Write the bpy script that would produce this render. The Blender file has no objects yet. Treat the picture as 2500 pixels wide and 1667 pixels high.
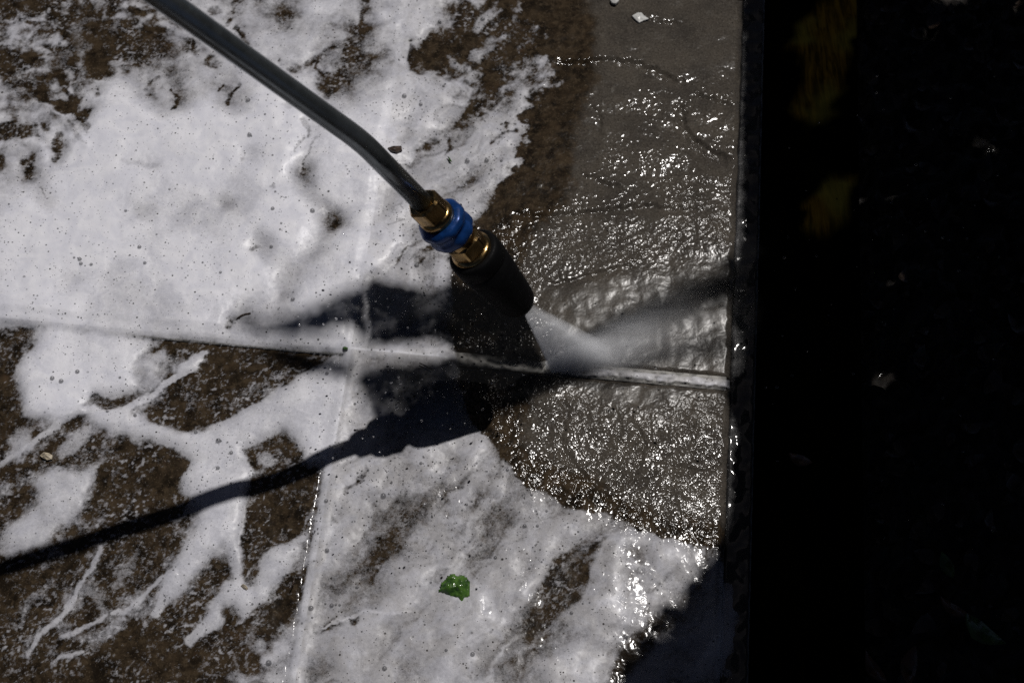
import bpy, bmesh, math, random
import numpy as np
from mathutils import Vector, Matrix

# ------------------------------------------------------------------ camera, sky, sun, exposure
scene = bpy.context.scene
TILT, DIST, LENS = math.radians(27.0), 1.09, 50.0
cam_data = bpy.data.cameras.new('camera')
cam_data.lens = LENS; cam_data.sensor_width = 36.0; cam_data.sensor_fit = 'HORIZONTAL'
cam_data.clip_start = 0.01; cam_data.clip_end = 200.0
cam = bpy.data.objects.new('camera', cam_data)
scene.collection.objects.link(cam)
cam.location = (0.0, -DIST * math.sin(TILT), DIST * math.cos(TILT))
cam.rotation_euler = (TILT, 0.0, 0.0)
cam_data.dof.use_dof = True
cam_data.dof.focus_distance = 1.02
cam_data.dof.aperture_fstop = 10.0
scene.camera = cam

SUN = Vector((0.26, 0.34, 0.97)).normalized()          # towards the sun
SUN_EL = math.asin(SUN.z); SUN_AZ = math.atan2(SUN.x, SUN.y)
world = bpy.data.worlds.new('World'); scene.world = world; world.use_nodes = True
wn = world.node_tree.nodes; wl = world.node_tree.links; wn.clear()
sky = wn.new('ShaderNodeTexSky'); sky.sky_type = 'NISHITA'; sky.sun_disc = False
sky.air_density = 0.15; sky.dust_density = 0.45; sky.ozone_density = 0.3
sky.sun_elevation = SUN_EL; sky.sun_rotation = SUN_AZ
bg = wn.new('ShaderNodeBackground'); bg.inputs['Strength'].default_value = 0.05
wo = wn.new('ShaderNodeOutputWorld')
wl.new(sky.outputs['Color'], bg.inputs['Color']); wl.new(bg.outputs['Background'], wo.inputs['Surface'])
sun_data = bpy.data.lights.new('sun', 'SUN'); sun_data.energy = 5.0; sun_data.angle = math.radians(0.7)
sun_data.color = (1.0, 0.965, 0.93)
sun = bpy.data.objects.new('sun', sun_data); scene.collection.objects.link(sun)
sun.rotation_euler = SUN.to_track_quat('Z', 'Y').to_euler()
vs = scene.view_settings
vs.view_transform = 'Standard'; vs.look = 'None'; vs.gamma = 1.0; vs.use_curve_mapping = False
vs.exposure = -1.0
cy = scene.cycles
cy.caustics_reflective = False; cy.caustics_refractive = False
cy.max_bounces = 8; cy.transparent_max_bounces = 16; cy.volume_bounces = 3
cy.volume_step_rate = 1.0; cy.volume_max_steps = 256
cy.sample_clamp_indirect = 4.0
cy.use_denoising = False

COL = scene.collection
rnd = random.Random(11)
rng = np.random.default_rng(7)

# ------------------------------------------------------------------ survey of the ground: photo pixel <-> point of the ground plane
FPX, CX, CY = 2500 * LENS / 36.0, 1250.0, 833.5
ct, st = math.cos(TILT), math.sin(TILT)
CAMP = np.array([0.0, -DIST * st, DIST * ct])
def at(x, y, z=0.0):
    d = np.array([(x - CX) / FPX, st - ct * (y - CY) / FPX, -ct - st * (y - CY) / FPX])
    return CAMP + d * ((z - CAMP[2]) / d[2])
def plan(wx, wy, wz=0.0):
    dx, dy, dz = wx - CAMP[0], wy - CAMP[1], wz - CAMP[2]
    dep = dy * st - dz * ct
    return CX + FPX * dx / dep, CY - FPX * (dy * ct + dz * st) / dep
MM = 0.000315                                            # metres per photo pixel on the ground
PHI = math.radians(5.7)
J = at(860, 852)                                         # where the two joints cross
EU = np.array([math.cos(PHI), -math.sin(PHI)]); EV = np.array([math.sin(PHI), math.cos(PHI)])
def uv2w(u, v): return J[0] + u * EU[0] + v * EV[0], J[1] + u * EU[1] + v * EV[1]
def w2uv(x, y):
    dx, dy = x - J[0], y - J[1]
    return dx * EU[0] + dy * EU[1], dx * EV[0] + dy * EV[1]
EDGE_U = 0.2885                                          # free edge of the patio

# ------------------------------------------------------------------ noise and painting on arrays
def _hash(ix, iy, seed):
    h = (ix.astype(np.int64) * 374761393 + iy.astype(np.int64) * 668265263 + seed * 1442695041) & 0xffffffff
    h = ((h ^ (h >> 13)) * 1274126177) & 0xffffffff
    return (h ^ (h >> 16)) & 0xffff
_ANG = np.arange(65536) * (2 * math.pi / 65536)
_GX, _GY = np.cos(_ANG), np.sin(_ANG)
def pnoise(x, y, seed=0):
    x0 = np.floor(x); y0 = np.floor(y); fx = x - x0; fy = y - y0
    ix = x0.astype(np.int64); iy = y0.astype(np.int64)
    def g(a, b, dx, dy):
        h = _hash(a, b, seed); return _GX[h] * dx + _GY[h] * dy
    sx = fx * fx * fx * (fx * (fx * 6 - 15) + 10); sy = fy * fy * fy * (fy * (fy * 6 - 15) + 10)
    a = g(ix, iy, fx, fy); b = g(ix + 1, iy, fx - 1, fy)
    c = g(ix, iy + 1, fx, fy - 1); d = g(ix + 1, iy + 1, fx - 1, fy - 1)
    return ((a + sx * (b - a)) * (1 - sy) + (c + sx * (d - c)) * sy) * 1.5
def fbm(x, y, octv=4, seed=0, gain=0.5):
    s = 0; a = 1.0; t = 0
    for o in range(octv):
        s = s + a * pnoise(x * 2 ** o + o * 17.3, y * 2 ** o - o * 9.1, seed + o); t += a; a *= gain
    return s / t * 1.3
def sstep(a, b, x):
    t = np.clip((x - a) / (b - a), 0, 1); return t * t * (3 - 2 * t)
def seg_dist(X, Y, pts, closed=False):
    d2 = np.full(X.shape, 1e12); n = len(pts)
    for i in range(n if closed else n - 1):
        ax, ay = pts[i]; bx, by = pts[(i + 1) % n]; ex, ey = bx - ax, by - ay
        t = np.clip(((X - ax) * ex + (Y - ay) * ey) / (ex * ex + ey * ey + 1e-9), 0, 1)
        d2 = np.minimum(d2, (X - ax - t * ex) ** 2 + (Y - ay - t * ey) ** 2)
    return np.sqrt(d2)
def inside(X, Y, pts):
    c = np.zeros(X.shape, bool); n = len(pts)
    for i in range(n):
        ax, ay = pts[i]; bx, by = pts[(i + 1) % n]
        if ay == by: continue
        c ^= ((ay > Y) != (by > Y)) & (X < (bx - ax) * (Y - ay) / (by - ay) + ax)
    return c
def blur(A, k, times=2):
    for _ in range(times):
        for ax in (0, 1):
            P_ = np.pad(A, [(k + 1, k) if i == ax else (0, 0) for i in (0, 1)], mode='edge'); C_ = np.cumsum(P_, axis=ax)
            n_ = A.shape[ax]
            A = ((C_[2 * k + 1:] - C_[:n_]) if ax == 0 else (C_[:, 2 * k + 1:] - C_[:, :n_])) / (2 * k + 1)
    return A
class Canvas:
    """an array sampled at ground points, painted with outlines surveyed on the ground"""
    def __init__(self, X, Y):
        self.X, self.Y = X, Y
    def box(self, pts, m):
        p = np.array(pts)
        return np.nonzero((self.X > p[:, 0].min() - m) & (self.X < p[:, 0].max() + m) & (self.Y > p[:, 1].min() - m) & (self.Y < p[:, 1].max() + m))
    def poly(self, pts, w):
        k = self.box(pts, w + 2); m = np.zeros(self.X.shape)
        x, y = self.X[k], self.Y[k]
        d = seg_dist(x, y, pts, True); d = np.where(inside(x, y, pts), d, -d)
        m[k] = sstep(-w, w, d); return m
    def line(self, pts, r, soft=0.6):
        rr = r if isinstance(r, (list, tuple)) else [r] * len(pts)
        R = max(rr); k = self.box(pts, R * 2); m = np.zeros(self.X.shape); x, y = self.X[k], self.Y[k]; best = np.zeros(x.shape)
        for i in range(len(pts) - 1):
            ax, ay = pts[i]; bx, by = pts[i + 1]; ex, ey = bx - ax, by - ay
            t = np.clip(((x - ax) * ex + (y - ay) * ey) / (ex * ex + ey * ey + 1e-9), 0, 1)
            d = np.hypot(x - ax - t * ex, y - ay - t * ey); r_ = rr[i] + (rr[i + 1] - rr[i]) * t
            best = np.maximum(best, 1 - sstep(1 - soft, 1 + soft, d / r_))
        m[k] = best; return m
    def spot(self, x, y, r, soft=0.5): return self.line([(x, y), (x + .5, y)], r, soft)

# ------------------------------------------------------------------ materials
def mat(name):
    m = bpy.data.materials.new(name); m.use_nodes = True
    nt = m.node_tree; nt.nodes.clear()
    out = nt.nodes.new('ShaderNodeOutputMaterial')
    return m, nt, out
class N:
    def __init__(self, nt): self.nt = nt
    def __call__(self, kind, **kw):
        n = self.nt.nodes.new('ShaderNode' + kind)
        for k, v in kw.items():
            if hasattr(n, k) and k not in n.inputs: setattr(n, k, v)
            else: n.inputs[k].default_value = v
        return n
    def link(self, a, b): self.nt.links.new(a, b)
    def attr(self, name): n = self('Attribute'); n.attribute_name = name; return n.outputs['Fac']
    def noise(self, vec, scale, detail=3.0, rough=0.55, dist=0.0):
        n = self('TexNoise'); n.inputs['Scale'].default_value = scale; n.inputs['Detail'].default_value = detail
        n.inputs['Roughness'].default_value = rough; n.inputs['Distortion'].default_value = dist
        self.link(vec, n.inputs['Vector']); return n.outputs['Fac']
    def val(self, sock_or_num, inp):
        if isinstance(sock_or_num, (int, float)): inp.default_value = sock_or_num
        else: self.link(sock_or_num, inp)
    def math(self, op, a, b=0.0, c=0.0, clamp=False):
        n = self('Math'); n.operation = op; n.use_clamp = clamp
        self.val(a, n.inputs[0]); self.val(b, n.inputs[1]); self.val(c, n.inputs[2]); return n.outputs[0]
    def ramp(self, x, a, b, lo=0.0, hi=1.0, smooth=True):
        n = self('MapRange'); n.interpolation_type = 'SMOOTHSTEP' if smooth else 'LINEAR'
        self.val(x, n.inputs['Value']); self.val(a, n.inputs['From Min']); self.val(b, n.inputs['From Max'])
        self.val(lo, n.inputs['To Min']); self.val(hi, n.inputs['To Max']); return n.outputs['Result']
    def mix(self, f, a, b):
        n = self('Mix'); n.data_type = 'RGBA'; self.val(f, n.inputs[0])
        for s, i in ((a, 6), (b, 7)):
            if isinstance(s, tuple): n.inputs[i].default_value = (*s, 1.0)
            else: self.link(s, n.inputs[i])
        return n.outputs[2]
    def bump(self, h, dist, strength=1.0, normal=None):
        n = self('Bump'); n.inputs['Distance'].default_value = dist; self.val(strength, n.inputs['Strength'])
        self.link(h, n.inputs['Height'])
        if normal is not None: self.link(normal, n.inputs['Normal'])
        return n.outputs['Normal']

def stone_material():
    m, nt, out = mat('wet_sandstone'); n = N(nt)
    co = n('TexCoord').outputs['Object']
    dirt, rip, mat_ = n.attr('dirt'), n.attr('ripple'), n.attr('matte')
    a = n.noise(co, 28, 5, 0.6); b = n.noise(co, 160, 4, 0.65); c = n.noise(co, 700, 3, 0.7); d = n.noise(co, 75, 5, 0.6, 0.6)
    clean = n.mix(n.ramp(a, .3, .7), (.046, .040, .034), (.078, .067, .054))
    clean = n.mix(n.ramp(b, .5, .75, 0, .55), clean, (.10, .09, .076))
    clean = n.mix(n.ramp(c, .53, .66, 0, .85), clean, (.022, .019, .016))
    clean = n.mix(n.ramp(c, .45, .28, 0, .5), clean, (.19, .17, .145))
    brown = n.mix(n.ramp(d, .32, .68), (.009, .0066, .0044), (.046, .032, .019))
    brown = n.mix(n.ramp(b, .50, .66, 0, .55), brown, (.072, .052, .032))
    brown = n.mix(n.ramp(b, .46, .34, 0, .45), brown, (.007, .005, .0035))
    brown = n.mix(n.ramp(c, .55, .70, 0, .7), brown, (.010, .008, .006))
    brown = n.mix(n.ramp(c, .42, .28, 0, .75), brown, (.12, .092, .063))
    brown = n.mix(n.ramp(a, .62, .72, 0, .5), brown, (.066, .040, .022))
    dm = n.ramp(n.math('ADD', dirt, n.math('MULTIPLY', n.math('SUBTRACT', d, .5), .9)), .18, .80)
    col = n.mix(dm, clean, brown)
    p = n('BsdfPrincipled'); n.link(col, p.inputs['Base Color'])
    p.inputs['Roughness'].default_value = 0.55
    p.inputs['Specular IOR Level'].default_value = 0.0
    hb = n.math('ADD', n.math('MULTIPLY', b, .6), n.math('MULTIPLY', c, .3))
    n.link(n.bump(hb, 0.0012, 0.5), p.inputs['Normal'])
    # the film of running water
    r1 = n.noise(co, 125, 1, .5, .8); r2 = n.noise(co, 270, 1, .5, .5); r3 = n.noise(co, 560, 1, .5)
    hr = n.math('ADD', n.math('MULTIPLY', r1, 1.0), n.math('ADD', n.math('MULTIPLY', r2, .45), n.math('MULTIPLY', r3, .14)))
    wn_ = n.bump(hr, 0.0022, n.ramp(rip, 0, 1, 0.03, 1.0, False))
    p.inputs['Coat Weight'].default_value = 1.0; p.inputs['Coat IOR'].default_value = 1.33
    n.link(n.ramp(mat_, 0, 1, .13, .30, False), p.inputs['Coat Roughness'])
    n.link(wn_, p.inputs['Coat Normal'])
    n.link(p.outputs[0], out.inputs['Surface'])
    return m

def foam_material():
    m, nt, out = mat('soap_foam'); n = N(nt)
    co = n('TexCoord').outputs['Object']
    cov = n.attr('cover'); age = n.attr('wash')
    f1 = n.noise(co, 420, 3, .65); f2 = n.noise(co, 1300, 2, .6); f3 = n.noise(co, 60, 4, .55, .8)
    x = n.math('ADD', cov, n.math('ADD', n.math('ADD', n.math('MULTIPLY', n.math('SUBTRACT', f1, .5), .42), n.math('MULTIPLY', n.math('SUBTRACT', f2, .5), .30)), n.math('MULTIPLY', n.math('SUBTRACT', f3, .5), .16)))
    op = n.ramp(x, .02, .36, 0, .50, False); op2 = n.ramp(x, .36, .95, 0, .50, False)
    opac = n.math('ADD', op, op2, clamp=True)
    # pin holes of burst bubbles
    def dots(scale, r, keep):
        v = n('TexVoronoi'); v.inputs['Scale'].default_value = scale; v.inputs['Randomness'].default_value = 1.0
        n.link(co, v.inputs['Vector'])
        sel = n('SeparateColor'); n.link(v.outputs['Color'], sel.inputs['Color'])
        rr = n.math('MULTIPLY', sel.outputs[1], r)
        inside_ = n.ramp(n.math('SUBTRACT', v.outputs['Distance'], rr), -.10, .02, 1, 0)
        return n.math('MULTIPLY', inside_, n.math('GREATER_THAN', sel.outputs[0], keep))
    hole = n.math('MAXIMUM', n.math('MAXIMUM', dots(330, .30, .50), dots(620, .30, .55)), dots(150, .20, .72))
    hole = n.math('MULTIPLY', hole, n.ramp(f3, .35, .6, .25, .9))
    opac = n.math('MULTIPLY', opac, n.math('SUBTRACT', 1.0, hole))
    col = n.mix(n.ramp(f3, .3, .7), (.67, .675, .745), (.785, .785, .835))
    col = n.mix(n.math('MULTIPLY', age, n.ramp(f3, .35, .65, .3, 1)), col, (.43, .415, .42))
    p = n('BsdfPrincipled'); n.link(col, p.inputs['Base Color'])
    p.inputs['Roughness'].default_value = .42; p.inputs['Specular IOR Level'].default_value = .3
    p.inputs['Coat Weight'].default_value = .3; p.inputs['Coat Roughness'].default_value = .28; p.inputs['Coat IOR'].default_value = 1.33
    h = n.math('ADD', n.math('MULTIPLY', f1, .5), n.math('ADD', n.math('MULTIPLY', f2, .28), f3))
    n.link(n.bump(h, 0.0007, .35), p.inputs['Normal'])
    t = n('BsdfTransparent'); mx = n('MixShader')
    n.link(opac, mx.inputs[0]); n.link(t.outputs[0], mx.inputs[1]); n.link(p.outputs[0], mx.inputs[2])
    n.link(mx.outputs[0], out.inputs['Surface'])
    return m

def plain(name, base, rough, metal=0.0, var=.25, scale=120, bump=0.0003, coat=0.0, spec=.5, base2=None):
    m, nt, out = mat(name); n = N(nt); co = n('TexCoord').outputs['Object']
    f = n.noise(co, scale, 4, .6); g = n.noise(co, scale * 6, 3, .6)
    b2 = base2 or tuple(c * (1 - var) for c in base)
    col = n.mix(n.ramp(f, .35, .65), b2, base)
    p = n('BsdfPrincipled'); n.link(col, p.inputs['Base Color'])
    n.link(n.ramp(g, .3, .7, rough * .8, min(1, rough * 1.25)), p.inputs['Roughness'])
    p.inputs['Metallic'].default_value = metal; p.inputs['Specular IOR Level'].default_value = spec
    p.inputs['Coat Weight'].default_value = coat; p.inputs['Coat Roughness'].default_value = .08
    if bump: n.link(n.bump(n.math('ADD', f, n.math('MULTIPLY', g, .4)), bump, .6), p.inputs['Normal'])
    n.link(p.outputs[0], out.inputs['Surface']); return m

M = {}
M['stone'] = stone_material()
M['foam'] = foam_material()
M['mortar'] = plain('pale_mortar', (.40, .39, .37), .75, var=.55, scale=190, bump=.0009, coat=.0, spec=.2)
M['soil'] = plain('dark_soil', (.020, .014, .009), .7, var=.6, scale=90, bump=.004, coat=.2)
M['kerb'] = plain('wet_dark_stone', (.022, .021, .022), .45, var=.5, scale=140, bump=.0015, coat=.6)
M['steel'] = plain('painted_steel', (.25, .275, .29), .27, metal=.9, var=.25, scale=30, bump=.00004, spec=.5)
M['brass'] = plain('brass', (.55, .36, .15), .22, metal=1.0, var=.5, scale=90, bump=.0001)
M['blue'] = plain('blue_anodised_metal', (.010, .060, .24), .30, metal=.35, var=.45, scale=140, bump=.0001, spec=.6)
M['rubber'] = plain('black_rubber', (.0035, .0035, .004), .6, var=.4, scale=160, bump=.00015, spec=.12)
M['white_chip'] = plain('white_paint_flake', (.62, .62, .60), .5, var=.15, scale=200, coat=.5)
M['cream'] = plain('cream_pebble', (.48, .41, .30), .5, var=.3, scale=300, coat=.4)
M['bark'] = plain('brown_bark', (.075, .045, .028), .6, var=.6, scale=300, bump=.001, coat=.5)
M['dead_leaf'] = plain('dead_leaf', (.14, .052, .018), .5, var=.6, scale=120, coat=.4)
def leaf_mat(name, c1, c2, rough=.4, coat=.6):
    m, nt, out = mat(name); n = N(nt); co = n('TexCoord').outputs['Object']
    f = n.noise(co, 160, 4, .6, .5)
    p = n('BsdfPrincipled'); n.link(n.mix(n.ramp(f, .3, .7), c1, c2), p.inputs['Base Color'])
    p.inputs['Roughness'].default_value = rough; p.inputs['Specular IOR Level'].default_value = .3; p.inputs['Coat Weight'].default_value = coat; p.inputs['Coat Roughness'].default_value = .12
    n.link(n.bump(f, .0015, .6), p.inputs['Normal']); n.link(p.outputs[0], out.inputs['Surface']); return m
M['green_wet'] = leaf_mat('wet_green_leaf', (.018, .050, .010), (.085, .18, .03), .3)
M['shrub_leaf'] = leaf_mat('dark_shrub_leaf', (.010, .022, .008), (.028, .050, .016), .6, 0.0)
def wood():
    m, nt, out = mat('weathered_timber'); n = N(nt); co = n('TexCoord').outputs['Object']
    mp = n('Mapping'); mp.inputs['Scale'].default_value = (9, 1, 9); n.link(co, mp.inputs['Vector'])
    f = n.noise(mp.outputs[0], 26, 6, .65, .4); g = n.noise(co, 18, 3, .5)
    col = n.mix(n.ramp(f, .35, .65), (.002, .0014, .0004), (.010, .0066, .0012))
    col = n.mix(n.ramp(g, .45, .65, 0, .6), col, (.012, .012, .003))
    p = n('BsdfPrincipled'); n.link(col, p.inputs['Base Color']); p.inputs['Roughness'].default_value = .6
    p.inputs['Specular IOR Level'].default_value = .0
    n.link(n.bump(f, .0025, .9), p.inputs['Normal']); n.link(p.outputs[0], out.inputs['Surface']); return m
M['wood'] = wood()
def bubble_mat():
    m, nt, out = mat('soap_bubble'); n = N(nt)
    p = n('BsdfPrincipled'); p.inputs['Base Color'].default_value = (.10, .10, .11, 1)
    p.inputs['Roughness'].default_value = .2; p.inputs['Alpha'].default_value = .5
    p.inputs['Coat Weight'].default_value = 1; p.inputs['Coat Roughness'].default_value = .22
    n.link(p.outputs[0], out.inputs['Surface']); return m
M['bubble'] = bubble_mat()
def water_mat(name, veil=.004):
    m, nt, out = mat(name); n = N(nt); co = n('TexCoord').outputs['Object']
    g = n('BsdfRefraction'); g.inputs['IOR'].default_value = 1.03; g.inputs['Roughness'].default_value = .02
    n.link(n.bump(n.noise(co, 300, 2, .5), .0006, .5), g.inputs['Normal'])
    d = n('BsdfDiffuse'); d.inputs['Color'].default_value = (.8, .82, .85, 1)
    a = n('MixShader'); a.inputs[0].default_value = veil; n.link(g.outputs[0], a.inputs[1]); n.link(d.outputs[0], a.inputs[2])
    t = n('BsdfTransparent'); b = n('MixShader')
    n.link(n.math('MULTIPLY', n.attr('dens'), n.ramp(n.noise(co, 34, 3, .6), .30, .52, .90, 1)), b.inputs[0])
    n.link(t.outputs[0], b.inputs[1]); n.link(a.outputs[0], b.inputs[2])
    n.link(b.outputs[0], out.inputs['Surface']); return m
M['sheet'] = water_mat('spray_sheet')
def drop_mat():
    m, nt, out = mat('water_drop'); n = N(nt)
    p = n('BsdfPrincipled'); p.inputs['Base Color'].default_value = (1, 1, 1, 1); p.inputs['IOR'].default_value = 1.33
    p.inputs['Roughness'].default_value = .06; p.inputs['Transmission Weight'].default_value = 1.0
    n.link(p.outputs[0], out.inputs['Surface']); return m
M['drop'] = drop_mat()

# ------------------------------------------------------------------ object helpers
def tag(o, label=None, cat=None, group=None, kind=None):
    if label: o['label'] = label
    if cat: o['category'] = cat
    if group: o['group'] = group
    if kind: o['kind'] = kind
    return o
def link(name, me, material, parent=None, smooth=True):
    o = bpy.data.objects.new(name, me); COL.objects.link(o)
    if material is not None: me.materials.append(material)
    if smooth: me.polygons.foreach_set('use_smooth', np.ones(len(me.polygons), bool))
    if parent: o.parent = parent
    return o
def empty(name, loc=(0, 0, 0)):
    o = bpy.data.objects.new(name, None); COL.objects.link(o); o.location = loc; o.empty_display_size = .05; return o
def mesh_np(name, V, F, attrs=None):
    me = bpy.data.meshes.new(name); F = np.asarray(F, np.int32); k = F.shape[1]
    me.vertices.add(len(V)); me.vertices.foreach_set('co', np.asarray(V, np.float32).ravel())
    me.loops.add(F.size); me.loops.foreach_set('vertex_index', F.ravel())
    me.polygons.add(len(F)); me.polygons.foreach_set('loop_start', np.arange(0, F.size, k, dtype=np.int32))
    me.update(calc_edges=True)
    for a, val in (attrs or {}).items():
        at_ = me.attributes.new(a, 'FLOAT', 'POINT'); at_.data.foreach_set('value', np.asarray(val, np.float32).ravel())
    me.validate(); return me
def bm_obj(name, bm, material, parent=None, smooth=True):
    me = bpy.data.meshes.new(name); bm.normal_update(); bm.to_mesh(me); bm.free()
    return link(name, me, material, parent, smooth)
def grid_faces(nu, nv, keep=None):
    i = np.arange(nv - 1)[:, None] * nu + np.arange(nu - 1)[None, :]
    F = np.stack([i, i + 1, i + nu + 1, i + nu], -1).reshape(-1, 4)
    return F if keep is None else F[keep.ravel()]
def grade(a, b, step, lo, hi, far=.02):
    mid = np.arange(a, b + step * .5, step)
    def tail(s, e):
        out = []; d = step; p = s; sg = 1 if e > s else -1
        while (e - p) * sg > 0: d = min(d * 1.25, far); p += sg * d; out.append(p)
        return out
    return np.concatenate([np.array(tail(a, lo)[::-1]), mid, np.array(tail(mid[-1], hi))]) if True else mid

# ------------------------------------------------------------------ the surface of the patio
RIDGE_STEPS = [  # natural cleft edges of the sandstone: outline, drop in metres, width in px; the side above the line is the higher
    ([(1335, 152), (1430, 150), (1460, 143), (1490, 143), (1555, 148), (1590, 165), (1640, 187), (1692, 206)], .0016, 20),
    ([(1577, 45), (1610, 50), (1640, 55), (1668, 59)], .0010, 14),
    ([(1668, 240), (1672, 290), (1678, 315), (1700, 340), (1730, 360), (1760, 375), (1800, 392)], .0018, 22),
    ([(1700, 232), (1730, 235), (1760, 248), (1797, 258)], .0012, 16),
    ([(1440, 255), (1462, 268), (1471, 290), (1466, 312), (1474, 338)], .0011, 16),
    ([(1425, 425), (1450, 430), (1480, 445), (1522, 455)], .0013, 16),
    ([(1240, 515), (1290, 520), (1340, 522), (1390, 518), (1470, 512), (1560, 500), (1650, 506), (1760, 512)], .0013, 14),
    ([(1330, 690), (1400, 680), (1470, 660), (1560, 640)], .0008, 14),
    ([(1372, 962), (1392, 1000), (1376, 1060), (1388, 1105), (1430, 1160), (1500, 1200)], .0008, 14),
    ([(1555, 1035), (1578, 1075), (1572, 1110), (1560, 1150), (1545, 1190)], .0010, 10),
    ([(1480, 1190), (1560, 1170), (1640, 1135), (1720, 1150), (1780, 1120)], .0006, 14),
    ([(1120, 880), (1200, 872), (1290, 880)], .0010, 16),
]
RIDGE_LINES = [  # raised edges that carry a thread of foam on the unwashed slabs
    [(0, 1140), (27, 1116), (69, 1089), (114, 1060), (138, 1044), (159, 1025), (199, 1004)],
    [(247, 1340), (226, 1391), (191, 1433), (181, 1463), (160, 1495), (120, 1529), (90, 1564), (69, 1598)],
    [(261, 1497), (226, 1521), (173, 1545), (149, 1556)],
    [(423, 1399), (388, 1420), (364, 1447), (324, 1479), (282, 1497)],
    [(96, 0), (112, 13), (130, 22), (149, 15), (186, 5)],
    [(240, 0), (292, 24), (346, 50), (400, 69)],
    [(0, 102), (53, 128), (90, 148), (112, 155), (160, 145), (213, 142), (253, 154), (293, 161), (348, 161)],
    [(4, 170), (16, 200), (45, 221), (80, 250), (128, 282), (160, 298), (191, 330), (215, 364)],
    [(410, 72), (479, 98), (513, 125)],
    [(130, 1620), (160, 1600), (200, 1590)],
]
JH = .0042                                                # half a joint
def slab_level(u, v):
    z = np.where(v > 0, np.where(u < 0, .0012, .0), np.where(u < 0, -.0012, -.0006))
    return z
def stone_height(u, v):
    x, y = uv2w(u, v); X, Y = plan(x, y)
    z = .0012 * fbm(x * 22, y * 22, 3, 3) + .0002 * fbm(x * 110, y * 110, 3, 9)
    # terraces of split stone
    z = z + .0009 * fbm(x * 7 + 3, y * 11, 3, 21)
    c = Canvas(X, Y)
    for pts, h, w in RIDGE_STEPS:
        k = c.box(pts, w * 3)
        if len(k[0]) == 0: continue
        jx, jy = x[k] * 240, y[k] * 240; xx, yy = X[k] + 9 * fbm(jx, jy, 3, 61), Y[k] + 9 * fbm(jx + 7, jy + 3, 3, 62); best = np.full(xx.shape, 1e9); sgn = np.ones(xx.shape); along = np.zeros(xx.shape); L = len(pts) - 1
        for i in range(L):
            ax, ay = pts[i]; bx, by = pts[i + 1]; ex, ey = bx - ax, by - ay
            tt = np.clip(((xx - ax) * ex + (yy - ay) * ey) / (ex * ex + ey * ey), 0, 1)
            d = np.hypot(xx - ax - tt * ex, yy - ay - tt * ey); cr = ex * (yy - ay) - ey * (xx - ax)
            b = d < best; best = np.where(b, d, best); sgn = np.where(b, np.sign(cr), sgn); along = np.where(b, (i + tt) / L, along)
        fade = sstep(0, .12, along) * sstep(1, .88, along)
        prof = np.where(sgn > 0, -np.exp(-(best / w) ** 2), .35 * np.exp(-(best / (w * 1.6)) ** 2) * 1.0)
        z[k] += 1.5 * h * fade * prof
    for pts in RIDGE_LINES:
        z += .0010 * c.line(pts, 9, .9)
    return z

def wash_polygon():
    return [(1180, -60), (1233, 0), (1348, 85), (1309, 128), (1360, 183), (1369, 204), (1318, 242), (1254, 298), (1309, 306), (1284, 340), (1275, 383), (1258, 430),
            (1233, 447), (1224, 485), (1182, 523), (1140, 580), (1112, 640), (1104, 690), (1116, 730), (1106, 790), (1112, 845), (1122, 900), (1130, 960), (1156, 1030), (1182, 1052),
            (1232, 1112), (1290, 1190), (1330, 1202), (1400, 1242), (1480, 1250), (1560, 1288), (1640, 1308), (1700, 1332), (1760, 1325), (1850, 1300), (1850, -60)]
CLEAN = [(1400, -60), (1455, 60), (1450, 220), (1420, 260), (1402, 400), (1392, 480), (1330, 545), (1270, 640), (1260, 720), (1200, 800), (1230, 900), (1300, 990), (1260, 1060),
         (1330, 1120), (1480, 1190), (1620, 1260), (1900, 1290), (1900, -60)]

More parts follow.
